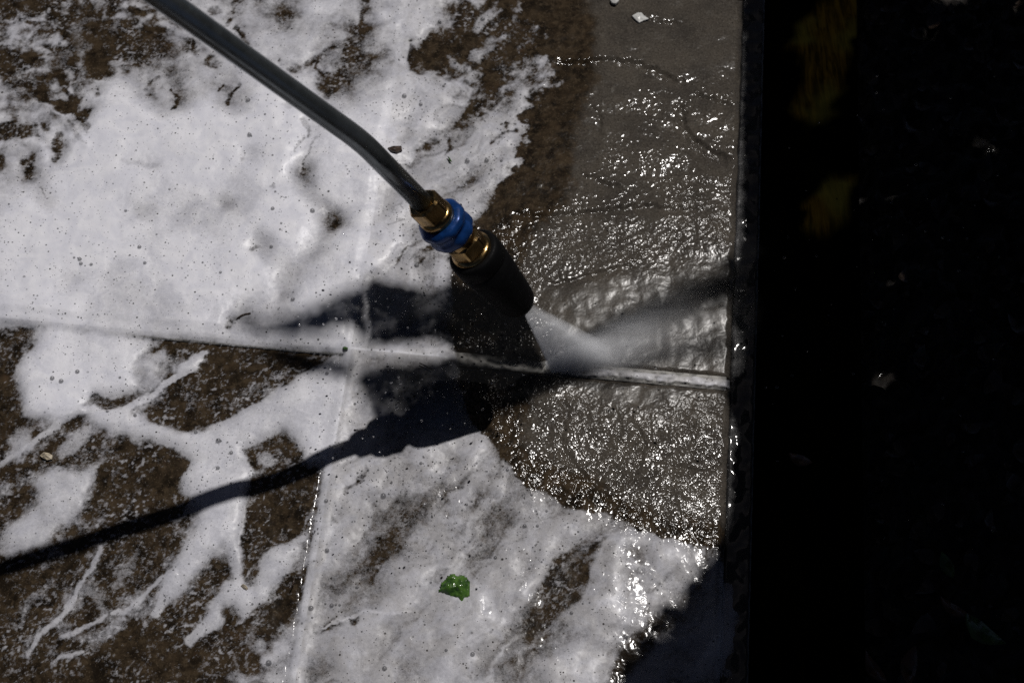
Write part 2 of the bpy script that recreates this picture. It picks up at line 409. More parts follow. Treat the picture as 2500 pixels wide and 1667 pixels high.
patio = tag(empty('patio', (0, 0, -.03)), 'wet sandstone patio half washed clean of soapy foam', None, None, 'structure')
def make_slab(u0, u1, v0, v1, step, seed):
    uu = np.linspace(u0, u1, max(6, int((u1 - u0) / step))); vv = np.linspace(v0, v1, max(6, int((v1 - v0) / step)))
    U, Vv = np.meshgrid(uu, vv)
    x, y = uv2w(U, Vv); X, Y = plan(x, y)
    e = np.minimum(np.minimum(U - u0, u1 - U), np.minimum(Vv - v0, v1 - Vv))
    e = e + .0014 * fbm(x * 130, y * 130, 2, 31)
    z = stone_height(U, Vv) + slab_level(U, Vv) - .0024 * (1 - sstep(0, .0042, e))
    wob = .0012 * fbm(x * 60, y * 60, 3, 77) * (1 - sstep(0, .006, e))
    x = x + wob; y = y + wob
    c = Canvas(X, Y)
    n1 = 14 * fbm(x * 60, y * 60, 3, 51); n2 = 14 * fbm(x * 60 + 9, y * 60 - 4, 3, 52)
    cw = Canvas(X + n1, Y + n2)
    clean = cw.poly(CLEAN, 46) * sstep(-.004, .004, U) if step < .01 else np.zeros(U.shape)
    dirt = 1 - clean
    rip = .15 + .0 * U
    rip = np.maximum(rip, .52 * cw.poly([(1450, 260), (1640, 200), (1690, 190), (1810, 180), (1810, 460), (1430, 470)], 70)); rip = np.maximum(rip, .55 * cw.poly([(1690, 220), (1810, 200), (1810, 480), (1640, 400)], 40))
    rip = np.maximum(rip, 1.0 * cw.poly([(1150, 600), (1230, 540), (1360, 500), (1560, 450), (1810, 400), (1810, 700), (1500, 760), (1280, 760), (1120, 760)], 60))
    rip = np.maximum(rip, 1.1 * cw.poly([(1130, 960), (1350, 930), (1500, 1000), (1810, 960), (1810, 1330), (1560, 1300), (1300, 1200)], 50))
    rip = np.maximum(rip, .9 * cw.poly([(1060, 660), (1340, 700), (1340, 1000), (1110, 1000)], 40))
    rip = rip * (1 - .86 * cw.poly([(1330, 690), (1560, 650), (1810, 600), (1810, 800), (1500, 860), (1340, 830)], 50))
    rip = rip * np.clip(.85 + .75 * fbm(x * 32, y * 32, 3, 55), .25, 1.3) if step < .01 else rip
    mt = .9 * cw.poly([(1330, 700), (1500, 660), (1800, 600), (1810, 1010), (1600, 1030), (1430, 1010), (1360, 930)], 60)
    mt = np.maximum(mt, .35 * cw.poly([(1230, 560), (1810, 470), (1810, 640), (1260, 720)], 50))
    nu, nv = len(uu), len(vv)
    Vt = np.stack([x, y, z], -1).reshape(-1, 3)
    ring = np.concatenate([np.arange(nu), np.arange(1, nv) * nu + nu - 1, (nv - 1) * nu + np.arange(nu - 2, -1, -1), np.arange(nv - 2, 0, -1) * nu])
    low = Vt[ring].copy(); low[:, 2] = -.028
    base = len(Vt); k = len(ring); nx = (np.arange(k) + 1) % k
    skirt = np.stack([ring[nx], ring, base + np.arange(k), base + nx], -1)
    F = np.concatenate([grid_faces(nu, nv), skirt])
    ext = lambda a: np.concatenate([a.ravel(), a.ravel()[ring]])
    me = mesh_np('paving_slab', np.concatenate([Vt, low]), F, {'dirt': ext(dirt), 'ripple': ext(rip), 'matte': ext(mt)})
    o = link('paving_slab', me, M['stone'], patio); o.matrix_parent_inverse = Matrix.Translation((0, 0, .03)); return o
S4 = [(-.5945, -JH, JH, .60), (JH, EDGE_U, JH, .373), (-.5945, -JH, -.44, -JH), (JH, EDGE_U, -.44, -JH)]
for i, r in enumerate(S4): make_slab(*r, .00135 if i in (1, 3) else .0016, i)
for r in [(JH, EDGE_U, .3815, .97), (-.5945, -JH, .6085, 1.2), (-1.19, -.603, JH, .60), (-1.19, -.603, -.44, -JH), (-.5945, -JH, -1.04, -.4485), (JH, EDGE_U, -1.04, -.4485), (-1.19, -.603, -1.04, -.4485), (-1.19, -.603, .6085, 1.2)]:
    make_slab(*r, .012, 9)

# mortar in the joints: one strip for each joint in view, plus the bed the slabs lie on
def strip(name, u0, u1, v0, v1, ztop, material, parent, step=.0025, amp=.0009, depth=.03, seed=5):
    uu = np.linspace(u0, u1, max(4, int((u1 - u0) / step))); vv = np.linspace(v0, v1, max(4, int((v1 - v0) / step)))
    U, Vv = np.meshgrid(uu, vv); x, y = uv2w(U, Vv); z = ztop + amp * fbm(x * 90, y * 90, 3, seed) + 0 * x
    nu, nv = len(uu), len(vv); Vt = np.stack([x, y, z], -1).reshape(-1, 3)
    ring = np.concatenate([np.arange(nu), np.arange(1, nv) * nu + nu - 1, (nv - 1) * nu + np.arange(nu - 2, -1, -1), np.arange(nv - 2, 0, -1) * nu])
    low = Vt[ring].copy(); low[:, 2] = ztop - depth; b = len(Vt); k = len(ring); nx = (np.arange(k) + 1) % k
    F = np.concatenate([grid_faces(nu, nv), np.stack([ring[nx], ring, b + np.arange(k), b + nx], -1)])
    o = link(name, mesh_np(name, np.concatenate([Vt, low]), F), material, parent)
    if parent: o.matrix_parent_inverse = parent.matrix_world.inverted() if parent is not patio else Matrix.Translation((0, 0, .03))
    return o
strip('mortar_joint', -.60, EDGE_U - .003, -JH - .0015, JH + .0015, -.0017, M['mortar'], patio, .0016, .0005)
strip('mortar_joint', -JH - .0005, JH + .0005, JH + .001, .60, -.0024, M['mortar'], patio, .002)
strip('mortar_joint', -JH - .0005, JH + .0005, -.44, -JH - .001, -.0020, M['mortar'], patio, .002)
strip('mortar_bed', -1.2, EDGE_U - .004, -1.05, 1.21, -.012, M['mortar'], patio, .06, .0004, .02)

# ------------------------------------------------------------------ ground, edging
gm = bmesh.new(); bmesh.ops.create_grid(gm, x_segments=2, y_segments=2, size=15.0)
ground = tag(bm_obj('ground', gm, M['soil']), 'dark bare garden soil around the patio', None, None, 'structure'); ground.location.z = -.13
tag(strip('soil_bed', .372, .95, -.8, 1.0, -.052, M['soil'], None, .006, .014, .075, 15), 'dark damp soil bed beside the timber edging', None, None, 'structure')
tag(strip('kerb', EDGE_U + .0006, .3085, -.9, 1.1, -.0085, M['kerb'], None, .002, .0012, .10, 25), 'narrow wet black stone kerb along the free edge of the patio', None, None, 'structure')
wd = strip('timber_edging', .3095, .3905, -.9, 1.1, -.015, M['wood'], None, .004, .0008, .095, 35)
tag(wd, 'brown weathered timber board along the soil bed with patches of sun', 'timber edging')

# ------------------------------------------------------------------ foam
def build_foam():
    uu = grade(-.40, .325, .00092, -1.15, .345, .02); vv = grade(-.285, .385, .00092, -1.0, 1.15, .02)
    U, Vv = np.meshgrid(uu, vv); x, y = uv2w(U, Vv)
    X0, Y0 = plan(x, y)
    wx = 12 * fbm(x * 62, y * 62, 4, 101) + 3 * pnoise(x * 420, y * 420, 102)
    wy = 12 * fbm(x * 62 + 5, y * 62 + 8, 4, 103) + 3 * pnoise(x * 420 + 3, y * 420 + 1, 104)
    c = Canvas(X0 + wx, Y0 + wy); X, Y = c.X, c.Y
    # flow along the diagonal the water runs
    a = (x + y * 1.1) / 1.49; b = (y - x * 1.1) / 1.49
    big = fbm(x * 13, y * 13, 4, 111); mid = fbm(x * 45, y * 45, 4, 112); fine = fbm(x * 190, y * 190, 3, 113); sw = .9 * big + .35 * mid; flow = fbm(a * 8 + sw * .7, b * 48 + sw * 1.8, 4, 114); flow2 = fbm(a * 18 + sw, b * 150 + sw * 4, 3, 118)
    lace = fbm(x * 85 + .5 * mid, y * 85 + .5 * big, 4, 115)
    TK = 1.35
    T = 1.0 + .50 * big + .22 * mid - (.46 - .34 * lace - .25 * flow2) * sstep(.0, -.06, (Y - 330) * MM)
    bl = (U < 0) & (Vv < -.002)
    specks = .42 * sstep(.30, .62, fbm(x * 330, y * 330, 2, 117))
    T = np.where(bl, -.10 + .50 * flow + .30 * lace + .30 * fine + specks, T)
    def foam_on(m, val): nonlocal T; T = T + m * (val - T)
    def bare(m, val=-.35, lc=0.0): nonlocal T; T = T + m * (val + lc * (lace * 1.2 + .4 * fine + .6 * specks) - T)
    def thin(m, amt): nonlocal T; T = T - m * amt * (TK if np.isscalar(amt) else 1.0)
    P, L, S = c.poly, c.line, c.spot
    # --- lower left slab: sheets and fingers of foam over brown stone
    thick = .85 + .3 * big
    foam_on(P([(-60, 780), (390, 836), (340, 870), (345, 930), (330, 950), (280, 965), (220, 980), (190, 1010), (150, 1025), (60, 1010), (52, 950), (38, 892), (75, 850), (97, 806), (-60, 800)], 14), thick)
    foam_on(P([(330, 880), (400, 850), (420, 880), (400, 920), (380, 945), (350, 955), (330, 930)], 10), .42 + .5 * lace)
    foam_on(P([(205, 1000), (260, 1025), (340, 1015), (400, 1040), (467, 1060), (560, 1022), (640, 978), (740, 912), (800, 880), (880, 880), (880, 1110), (800, 1125), (752, 1130), (737, 1088), (690, 1050), (600, 1098), (560, 1130), (500, 1180), (450, 1200), (455, 1150), (465, 1122), (430, 1100), (370, 1075), (300, 1060), (260, 1050), (215, 1030)], 11), thick)
    foam_on(P([(462, 1124), (540, 1100), (598, 1099), (640, 1110), (610, 1165), (600, 1225), (590, 1262), (505, 1262), (470, 1225), (450, 1200)], 12), .8 + .3 * mid)
    foam_on(L([(545, 1240), (520, 1300), (480, 1350), (440, 1405), (405, 1455), (375, 1500)], [40, 42, 36, 27, 18, 8], .4), .8 + .2 * mid)
    foam_on(L([(560, 1250), (578, 1320), (582, 1390), (560, 1450), (515, 1515), (465, 1560)], [30, 24, 22, 25, 24, 12], .4), .8 + .2 * mid)
    foam_on(L([(735, 1310), (690, 1350), (650, 1400), (600, 1470), (580, 1520)], [18, 36, 36, 24, 10], .4), .75 + .2 * mid)
    foam_on(P([(81, 1172), (140, 1142), (200, 1155), (238, 1125), (252, 1098), (262, 1125), (230, 1168), (205, 1210), (195, 1240), (170, 1261), (140, 1291), (110, 1334), (34, 1355), (0, 1345), (0, 1300), (60, 1260), (90, 1230), (95, 1200)], 14), .62 + .35 * mid)
    foam_on(P([(520, 1700), (570, 1600), (620, 1560), (690, 1550), (722, 1500), (735, 1470), (760, 1480), (720, 1700)], 22), .38 + .6 * lace)
    foam_on(L([(175, 1090), (200, 1060), (190, 1075), (150, 1105)], 14, .5), .5)
    foam_on(L([(30, 1110), (60, 1060), (40, 1080)], 18, .5), .45)
    # foam in the lace of the lower left
    foam_on(L([(330, 1170), (300, 1180), (310, 1140), (350, 1155)], 6, .6), .45)
    foam_on(L([(270, 1215), (310, 1232), (350, 1220), (380, 1190)], 7, .6), .42)
    foam_on(L([(425, 1270), (450, 1250), (480, 1235)], 8, .6), .4)
    foam_on(L([(205, 1440), (240, 1460), (255, 1490)], 14, .6), .26)
    foam_on(L([(330, 1350), (310, 1390), (285, 1420)], 10, .6), .26)
    bare(P([(410, 838), (505, 841), (640, 851), (800, 868), (788, 884), (700, 927), (640, 975), (560, 1020), (500, 1045), (467, 1056), (430, 1045), (385, 1033), (347, 1010), (385, 985), (410, 955), (425, 900), (415, 860)], 8), -.22, .55)
    bare(P([(215, 988), (225, 968), (245, 965), (270, 975), (330, 972), (335, 988), (290, 1003), (255, 998), (240, 985)], 5), -.3, .3)
    bare(P([(292, 1065), (332, 1079), (372, 1081), (412, 1096), (438, 1117), (460, 1126), (455, 1148), (447, 1158), (447, 1190), (412, 1204), (372, 1225), (319, 1230), (268, 1225), (268, 1193), (233, 1177), (249, 1140), (268, 1113), (289, 1088)], 7), -.25, .5)
    bare(P([(598, 1101), (688, 1055), (717, 1068), (735, 1090), (745, 1122), (681, 1155), (616, 1164)], 6), -.2, .6)
    bare(P([(629, 1215), (775, 1175), (742, 1310), (697, 1328), (655, 1338), (633, 1372), (629, 1432), (600, 1440), (588, 1355), (588, 1304), (616, 1270)], 7), -.22, .5)
    bare(S(560, 1405, 14), -.2, .3); bare(S(562, 1500, 22), -.3, .3); bare(S(610, 1620, 26), -.35, .2)
    foam_on(L([(655, 1110), (640, 1125), (660, 1130)], 12, .4), .5); foam_on(S(700, 1125, 12), .45)
    bare(P([(-20, 808), (92, 804), (74, 850), (40, 887), (16, 898), (-20, 895)], 6), -.25, .5)
    foam_on(L([(205, 1000), (255, 1018), (295, 1017), (330, 992), (372, 965), (420, 930), (470, 887), (502, 856)], [10, 16, 14, 9, 8, 8, 12, 6], .35), .95)
    for pts in RIDGE_LINES: foam_on(L(pts, 6.0, .5), .75)
    # --- upper left: lace and islands
    lm = c.poly([(-60, -60), (330, -60), (420, 60), (370, 150), (240, 200), (230, 340), (150, 420), (60, 460), (-60, 440)], 40)
    thin(lm, .50 - .75 * lace)
    for q, lc in (([(181, 48), (210, 46), (239, 56), (256, 80), (250, 108), (235, 106), (241, 75), (207, 58), (183, 55)], .1),
              ([(88, 176), (101, 202), (120, 202), (101, 221), (114, 245), (149, 250), (170, 255), (202, 245), (197, 274), (223, 274), (218, 344), (202, 309), (186, 282), (160, 287), (128, 266), (88, 239), (93, 213)], .1),
              ([(149, 199), (170, 199), (170, 229), (186, 239), (210, 239), (207, 247), (170, 247), (152, 226)], .1),
              ([(40, -20), (160, -20), (150, 26), (120, 32), (80, 40), (45, 30)], .6), ([(-20, 305), (95, 308), (100, 345), (60, 350), (-20, 340)], .7),
              ([(5, 155), (40, 175), (45, 205), (20, 195), (-10, 180)], .3), ([(-20, 108), (60, 138), (95, 160), (70, 175), (-20, 150)], .7)):
        bare(P(q, 4), -.28, lc)
    for x_, y_, r_ in ((270, 32, 15), (332, 32, 13), (226, 162, 18), (240, 186, 8), (241, 221, 6), (240, 241, 8), (114, 314, 12), (3, 400, 14), (58, 400, 9), (30, 40, 14), (185, 52, 8)):
        bare(S(x_, y_, r_, .3), -.3, .25)
    foam_on(S(115, 212, 0.1), .6)
    for pts, r_ in (([(149, 340), (143, 367), (138, 399)], [11, 10, 5]), ([(80, 385), (76, 410), (72, 440)], [9, 8, 6]), ([(383, 198), (352, 221)], [6, 3]), ([(423, 221), (436, 240), (431, 260), (420, 272)], 3.2),
                    ([(585, 213), (572, 234), (558, 252)], [6, 5, 6]), ([(548, 213), (537, 231)], 3), ([(404, 76), (388, 110), (372, 142)], [2.5, 5, 6]), ([(370, 143), (345, 165), (300, 165)], 2.2),
                    ([(60, 50), (80, 62), (110, 60)], 6), ([(120, 138), (160, 135), (190, 132)], [4, 5, 3]), ([(250, 118), (262, 130)], 6), ([(285, 146), (322, 132)], [3, 4])):
        bare(L(pts, r_, .4), -.25, .45)
    bare(S(521, 158, 17, .3), -.2, .45); bare(S(468, 118, 22, .6), .1, .8); bare(S(705, 265, 12, .6), .1, .7); bare(S(372, 232, 26, .8), .25, .6)
    # --- upper middle
    bare(S(705, 42, 10, .35), -.25, .3); thin(S(700, 50, 42, .8), .35)
    bare(L([(894, -10), (894, 21), (887, 48), (875, 69), (859, 88), (848, 112)], [8, 7, 6, 7, 8, 9], .5), -.05, .9)
    bare(L([(848, 112), (811, 120), (774, 144), (745, 160), (726, 183), (705, 173), (683, 160)], [6, 3, 4, 8, 7, 5, 5], .5), -.05, .8)
    bare(L([(848, 112), (838, 140), (827, 155)], 4, .5), -.1, .6); bare(L([(852, 112), (866, 140), (872, 165)], 4, .5), -.1, .7); bare(L([(774, 146), (772, 170), (785, 186)], 4, .5), -.2, .5)
    bare(P([(774, 186), (811, 184), (851, 160), (862, 133), (866, 160), (854, 197), (827, 221), (806, 250), (779, 233), (769, 218)], 7), -.1, .7)
    bare(P([(683, 160), (739, 160), (737, 191), (713, 181)], 6), -.02, .8)
    thin(L([(900, 0), (880, 120), (870, 200), (820, 260), (770, 330), (745, 430)], [20, 25, 30, 30, 28, 25], .9), .25)
    bare(S(523, 35, 13, .3), -.2, .4); bare(L([(582, 8), (575, 20), (566, 36)], [6, 4, 4], .5), -.2, .6); bare(L([(562, 58), (549, 72)], 6, .5), -.15, .6); bare(L([(580, 73), (595, 95), (607, 110)], 6, .5), -.2, .5)
    bare(L([(746, 300), (752, 322), (750, 340)], [9, 7, 3], .5), -.15, .7); bare(L([(743, 344), (730, 362), (718, 382)], 2.8, .6), -.1, .6); bare(L([(772, 344), (755, 372), (743, 398), (743, 424)], 3, .6), -.1, .6)
    # --- left centre: dents in the thick foam
    for pts, r_, k_ in (([(745, 420), (752, 470), (800, 525), (825, 545)], 24, .45), ([(820, 548), (765, 620), (705, 680), (690, 760)], 26, .42), ([(553, 497), (556, 500)], 16, .5), ([(640, 600), (660, 615)], 34, .42),
                        ([(300, 398), (340, 410), (385, 415)], 5, .35), ([(95, 440), (100, 470), (115, 500)], 22, .4), ([(350, 520), (365, 528)], 18, .3), ([(430, 190), (440, 260), (400, 285)], 26, .35), ([(560, 230), (590, 260)], 34, .35),
                        ([(610, 385), (640, 380)], 20, .3), ([(600, 760), (625, 790)], 40, .40), ([(250, 120), (300, 110), (340, 125)], 30, .3)):
        thin(L(pts, r_, .9), k_)
    bare(L([(105, 462), (112, 480)], 3, .5), -.1, .3); bare(L([(615, 618), (642, 614)], 3.5, .5), -.1, .5); bare(S(670, 465, 6, .5), .0, .3); bare(S(590, 400, 5, .6), .1, .3)
    bare(P([(552, 800), (566, 772), (580, 775), (572, 802)], 4), -.1, .5)
    # --- strip right of the joint, streaked by running water
    tr = (U > 0) & (Vv > 0)
    T = np.where(tr, .48 + .70 * flow + .40 * flow2 + .18 * big, T)
    T = T + np.where(tr, .30 * (1 - sstep(.0, .05, U)), 0)
    lt = c.poly([(1070, -60), (1400, -60), (1400, 230), (1260, 260), (1080, 240), (1060, 100)], 40)
    thin(lt, .36 - .9 * lace - .35 * fine)
    bare(P([(995, 112), (1024, 112), (1050, 76), (1144, 60), (1183, 16), (1205, -10), (1207, 16), (1185, 40), (1223, 37), (1250, 45), (1245, 72), (1183, 101), (1144, 128), (1117, 173), (1077, 188), (1024, 186), (992, 184)], 6), -.2, .45)
    foam_on(L([(1193, 33), (1167, 72)], [8, 12], .5), .6); foam_on(S(1163, 139, 15, .4), .55); foam_on(L([(1095, 143), (1112, 160), (1125, 170)], [5, 8, 7], .5), .55); foam_on(S(1057, 183, 11, .4), .6)
    bare(P([(1218, 197), (1197, 226), (1157, 266), (1223, 239), (1218, 271), (1157, 306), (1117, 319), (1090, 327), (1050, 367), (1005, 388), (1024, 354), (1077, 319), (1117, 298), (1144, 255), (1183, 213)], 8), -.08, .8)
    bare(L([(1090, 345), (1100, 360), (1092, 385)], 6, .6), -.05, .8); bare(L([(1165, 434), (1143, 447)], [9, 8], .5), -.1, .6); bare(L([(1000, 327), (985, 335)], 14, .8), .25, .5)
    bare(L([(1200, 352), (1235, 330), (1260, 320)], 4, .6), -.1, .6)
    bare(L([(1019, 640), (1038, 616), (1056, 603)], [12, 11, 9], .5), -.1, .7)
    bare(L([(1024, 590), (997, 603), (979, 630), (965, 648)], [2, 3.2, 3, 2.5], .6), -.1, .4); bare(L([(984, 505), (955, 521)], 2.6, .6), .0, .4); bare(L([(990, 537), (955, 548)], 2.2, .6), .05, .4)
    foam_on(L([(1075, 650), (1085, 720), (1092, 760)], [16, 16, 10], .6), .9)
    # --- lower right slab: thick sheet with drawn-out dark pools
    br = (U > 0) & (Vv < -.002)
    T = np.where(br, .47 + .58 * flow + .34 * flow2 + .14 * big, T); TK = .7
    thin(L([(1400, 1350), (1370, 1420), (1340, 1500), (1320, 1530)], [38, 44, 38, 22], .9), .45)
    bare(P([(1471, 1318), (1457, 1345), (1441, 1378), (1436, 1423), (1423, 1457), (1399, 1471), (1370, 1495), (1338, 1503), (1332, 1489), (1356, 1457), (1372, 1423), (1385, 1383), (1405, 1368), (1430, 1355), (1449, 1326)], 7), -.15, .6)
    thin(L([(1540, 1345), (1575, 1378)], 18, .9), .7); bare(L([(745, 1540), (790, 1530), (832, 1516)], [16, 14, 8], .6), -.02, .8); bare(S(868, 1516, 14, .35), -.3, .2)
    bare(L([(843, 1201), (859, 1182), (886, 1169), (899, 1142)], [7, 4, 6, 3], .5), -.15, .5); bare(S(822, 1255, 18, .7), .0, .8); bare(S(920, 1240, 10, .7), .05, .6)
    for pts, r_, k_ in (([(1190, 1300), (1120, 1380), (1040, 1430)], 36, .38), ([(1160, 1390), (1200, 1350)], 22, .35), ([(800, 1420), (900, 1400), (960, 1340)], 30, .3), ([(870, 1480), (960, 1440)], 24, .35), ([(1120, 1140), (1050, 1230), (980, 1290)], 22, .3),
                        ([(1240, 1260), (1180, 1240)], 34, .35), ([(800, 1640), (760, 1667), (740, 1620)], 34, .45), ([(1300, 1560), (1200, 1640)], 40, .3)):
        thin(L(pts, r_, .9), k_)
    foam_on(L([(1880 - 880, 1500), (905, 1495), (850, 1505), (790, 1530)], [3, 4, 4, 3], .8), 1.0)
    bare(P([(1470, 1700), (1500, 1610), (1560, 1540), (1600, 1500), (1640, 1480), (1600, 1560), (1540, 1640), (1500, 1700)], 16), -.2, .5)
    # --- washed clean
    cw_ = Canvas(X0 + wx + 9 * mid, Y0 + wy + 9 * lace); W = np.where(Y0 < 500, sstep(.30, .62, cw_.poly(wash_polygon(), 48) - .38 * lace - .25 * fine - .12 * flow), cw_.poly(wash_polygon(), 9))
    W = np.where(U > 0, W, 0)
    T = T * (1 - W) + W * np.minimum(T, -.6)
    wedge = Canvas(X0, Y0).poly(wash_polygon(), 70) * (U > 0)
    # joints hold foam where unwashed
    jd = np.minimum(np.abs(U), np.abs(Vv)); jm = (1 - sstep(.004, .0065, jd)) * (1 - W)
    jm = jm * np.where((np.abs(U) > np.abs(Vv)) | (U < .02), 1, 1)
    T = T + jm * (np.maximum(T, .62 + .3 * mid) - T)
    uh, vh = w2uv(*at(1345, 902)[:2])
    rw = .0015 + .0013 * sstep(uh, uh + .03, U) + .0016 * fbm(x * 70, y * 70, 3, 131)
    run = (1 - sstep(.75, 1.25, np.abs(Vv - vh * (1 - sstep(uh, uh + .05, U)) + .001) / rw)) * sstep(uh - .004, uh + .004, U) * (U < EDGE_U)
    jet_run = run
    edge_line = (1 - sstep(.0005, .002, np.abs(Vv + JH + .0015))) * sstep(-.17, -.13, U) * (U < -.004) * (1 - W)
    T = T - edge_line * .9
    T = T - 2.0 * sstep(EDGE_U - .004, EDGE_U + .006, U) * (1 - Canvas(X0, Y0).poly([(1600, 1350), (1850, 1370), (1900, 1480), (1860, 1700), (1500, 1700)], 50)) - 1.5 * sstep(EDGE_U + .006, EDGE_U + .022, U + .008 * mid)
    Tb = blur(T, 8); T = .46 * T + .54 * Tb - .02 + .10 * lace * sstep(.7, .2, np.abs(Tb - .25))
    pm = sstep(-.15, .35, fbm(x * 24, y * 24, 3, 121)) * (1 - W) * (U < EDGE_U - .004)
    sp2 = sstep(.30, .55, fbm(x * 460, y * 460, 2, 119)) * pm; sp3 = sstep(.48, .62, fbm(x * 260, y * 260, 1, 122)) * pm
    T = np.maximum(T, np.maximum(.15 * sp2, .26 * sp3) * (T < .3))
    q1 = fbm(x * 30 + .8 * mid, y * 30 + .8 * big, 3, 141); q2 = fbm(x * 62 + .6 * flow, y * 62 + .9 * mid, 3, 142)
    thr = np.maximum(sstep(.93, .995, 1 - np.abs(q1) * 1.6), .7 * sstep(.93, .995, 1 - np.abs(q2) * 1.5)) * sstep(-.1, .4, fbm(x * 17, y * 17, 2, 143))
    film = (-.06 + .14 * sstep(.05, .6, flow + .5 * lace) + .26 * thr) * (1 - W) * (U < EDGE_U - .004)
    T = np.maximum(T, film)
    T = T + W * np.minimum(0, -.25 - T)
    T = T + jet_run * (np.maximum(T, .58 + .5 * fine + .4 * lace) - T)
    T = np.maximum(T, jm * (.50 + .35 * lace) * (1 - W) * (U < EDGE_U - .003))
    Th_ = blur(T, 4)
    keep_v = T > .015
    # thickness profile
    tt = np.clip(Th_, 0, 2)
    thickn = .0026 * (1 - np.exp(-2.2 * tt)) + .0042 * np.clip(Th_ - .35, 0, 1.6) + .00012 * np.clip(fine, -.5, .5) * sstep(.1, .5, T)
    base = np.zeros(U.shape)
    base = stone_height(U, Vv) + slab_level(U, Vv) * sstep(.002, .01, jd)
    base = np.where(U > EDGE_U, -.006 - .0, base) - .004 * sstep(EDGE_U - .004, EDGE_U + .002, U)
    z = base + .00025 + thickn
    q = keep_v[:-1, :-1] | keep_v[1:, :-1] | keep_v[:-1, 1:] | keep_v[1:, 1:]
    nu, nv = len(uu), len(vv); F = grid_faces(nu, nv, q)
    used = np.unique(F); remap = np.full(nu * nv, -1, np.int64); remap[used] = np.arange(len(used))
    Vt = np.stack([x, y, z], -1).reshape(-1, 3)[used]
    me = mesh_np('foam', Vt, remap[F], {'cover': np.clip(T, 0, 1.2).ravel()[used], 'wash': np.clip(np.maximum(wedge * .9, .62 * br + .30 * tr), 0, 1).ravel()[used]})
    o = link('foam', me, M['foam'])
    tag(o, 'white soap foam spread in patches over the unwashed slabs', 'foam', None, 'stuff')
    return dict(X=X0, Y=Y0, T=T, x=x, y=y, z=z)
FO = build_foam()

# ------------------------------------------------------------------ soap bubbles standing in the foam
def build_bubbles():
    T = FO['T']; X, Y = FO['X'], FO['Y']
    ok = np.nonzero((T > .25).ravel() & (X > -50).ravel() & (X < 1800).ravel() & (Y > -50).ravel() & (Y < 1720).ravel())[0]
    near = np.nonzero((T > .12).ravel() & ((np.abs(X - 1150) < 190) & (Y < 760) | (np.abs(X - 900) < 170) & (np.abs(Y - 1180) < 160) | (np.abs(X - 1300) < 260) & (np.abs(Y - 1250) < 130) | (np.abs(X - 500) < 130) & (np.abs(Y - 1300) < 220)).ravel())[0]
    cl = fbm(FO['x'].ravel() * 40, FO['y'].ravel() * 40, 3, 401); ok = ok[cl[ok] > rng.normal(.12, .22, len(ok))]; near = near[cl[near] > rng.normal(.1, .2, len(near))]
    pick = np.concatenate([rng.choice(ok, 900), rng.choice(near, 1200)])
    r = np.exp(rng.normal(math.log(.00042), .42, len(pick))); r[:46] = rng.uniform(.0012, .0022, 46)
    bm = bmesh.new(); bmesh.ops.create_icosphere(bm, subdivisions=2, radius=1.0)
    bmesh.ops.delete(bm, geom=[v for v in bm.verts if v.co.z < -.35], context='VERTS')
    sv = np.array([v.co[:] for v in bm.verts]); bm.verts.index_update(); sf = np.array([[v.index for v in f.verts] for f in bm.faces]); bm.free()
    cx_, cy_, cz_ = FO['x'].ravel()[pick], FO['y'].ravel()[pick], FO['z'].ravel()[pick]
    V = (sv[None] * r[:, None, None] + np.stack([cx_, cy_, cz_ + r * .2], -1)[:, None]).reshape(-1, 3)
    F = (sf[None] + (np.arange(len(pick)) * len(sv))[:, None, None]).reshape(-1, 3)
    o = link('soap_bubbles', mesh_np('soap_bubbles', V, F), M['bubble'])
    tag(o, 'tiny clear soap bubbles standing in the foam', 'bubbles', None, 'stuff')
build_bubbles()

# ------------------------------------------------------------------ pressure washer lance
def lathe(bm, prof, p0, axis, seg=32, hexed=False, lobes=0, lobe_amp=0.0, cap0=True, cap1=True):
    axis = Vector(axis).normalized(); s = axis.orthogonal().normalized(); t = axis.cross(s)
    rings = []
    for d, r in prof:
        ring = []
        for i in range(seg):
            a = 2 * math.pi * i / seg; rr = r
            if hexed:
                k = (a % (math.pi / 3)) - math.pi / 6; rr = r * min(1.0, math.cos(math.pi / 6) * 1.04 / math.cos(k))
            if lobes: rr = r * (1 + lobe_amp * math.cos(lobes * a))
            ring.append(bm.verts.new(Vector(p0) + axis * d + (s * math.cos(a) + t * math.sin(a)) * rr))
        rings.append(ring)
    for A, B in zip(rings, rings[1:]):
        for i in range(seg): bm.faces.new((A[i], A[(i + 1) % seg], B[(i + 1) % seg], B[i]))
    if cap0: bm.faces.new(rings[0][::-1])
    if cap1: bm.faces.new(rings[-1])
def V3(p): return Vector(p.tolist() if hasattr(p, 'tolist') else p)
P_END = V3(at(1257, 729, .110)); P_BASE = V3(at(1152, 612, .162)); P_FIT = V3(at(1036, 500, .212)); P_BEND = V3(at(884, 346, .281)); P_TOP = V3(at(402, 0, .405))
AX = (P_END - P_BASE).normalized()
lance = empty('pressure_washer_lance', P_FIT)
tag(lance, 'dark steel pressure washer lance with blue coupling and black rubber nozzle', 'pressure washer')
def child(name, bm, m, parent=lance, smooth=True):
    o = bm_obj(name, bm, m, parent, smooth)
    o.matrix_parent_inverse = Matrix.Translation(-lance.location)
    return o
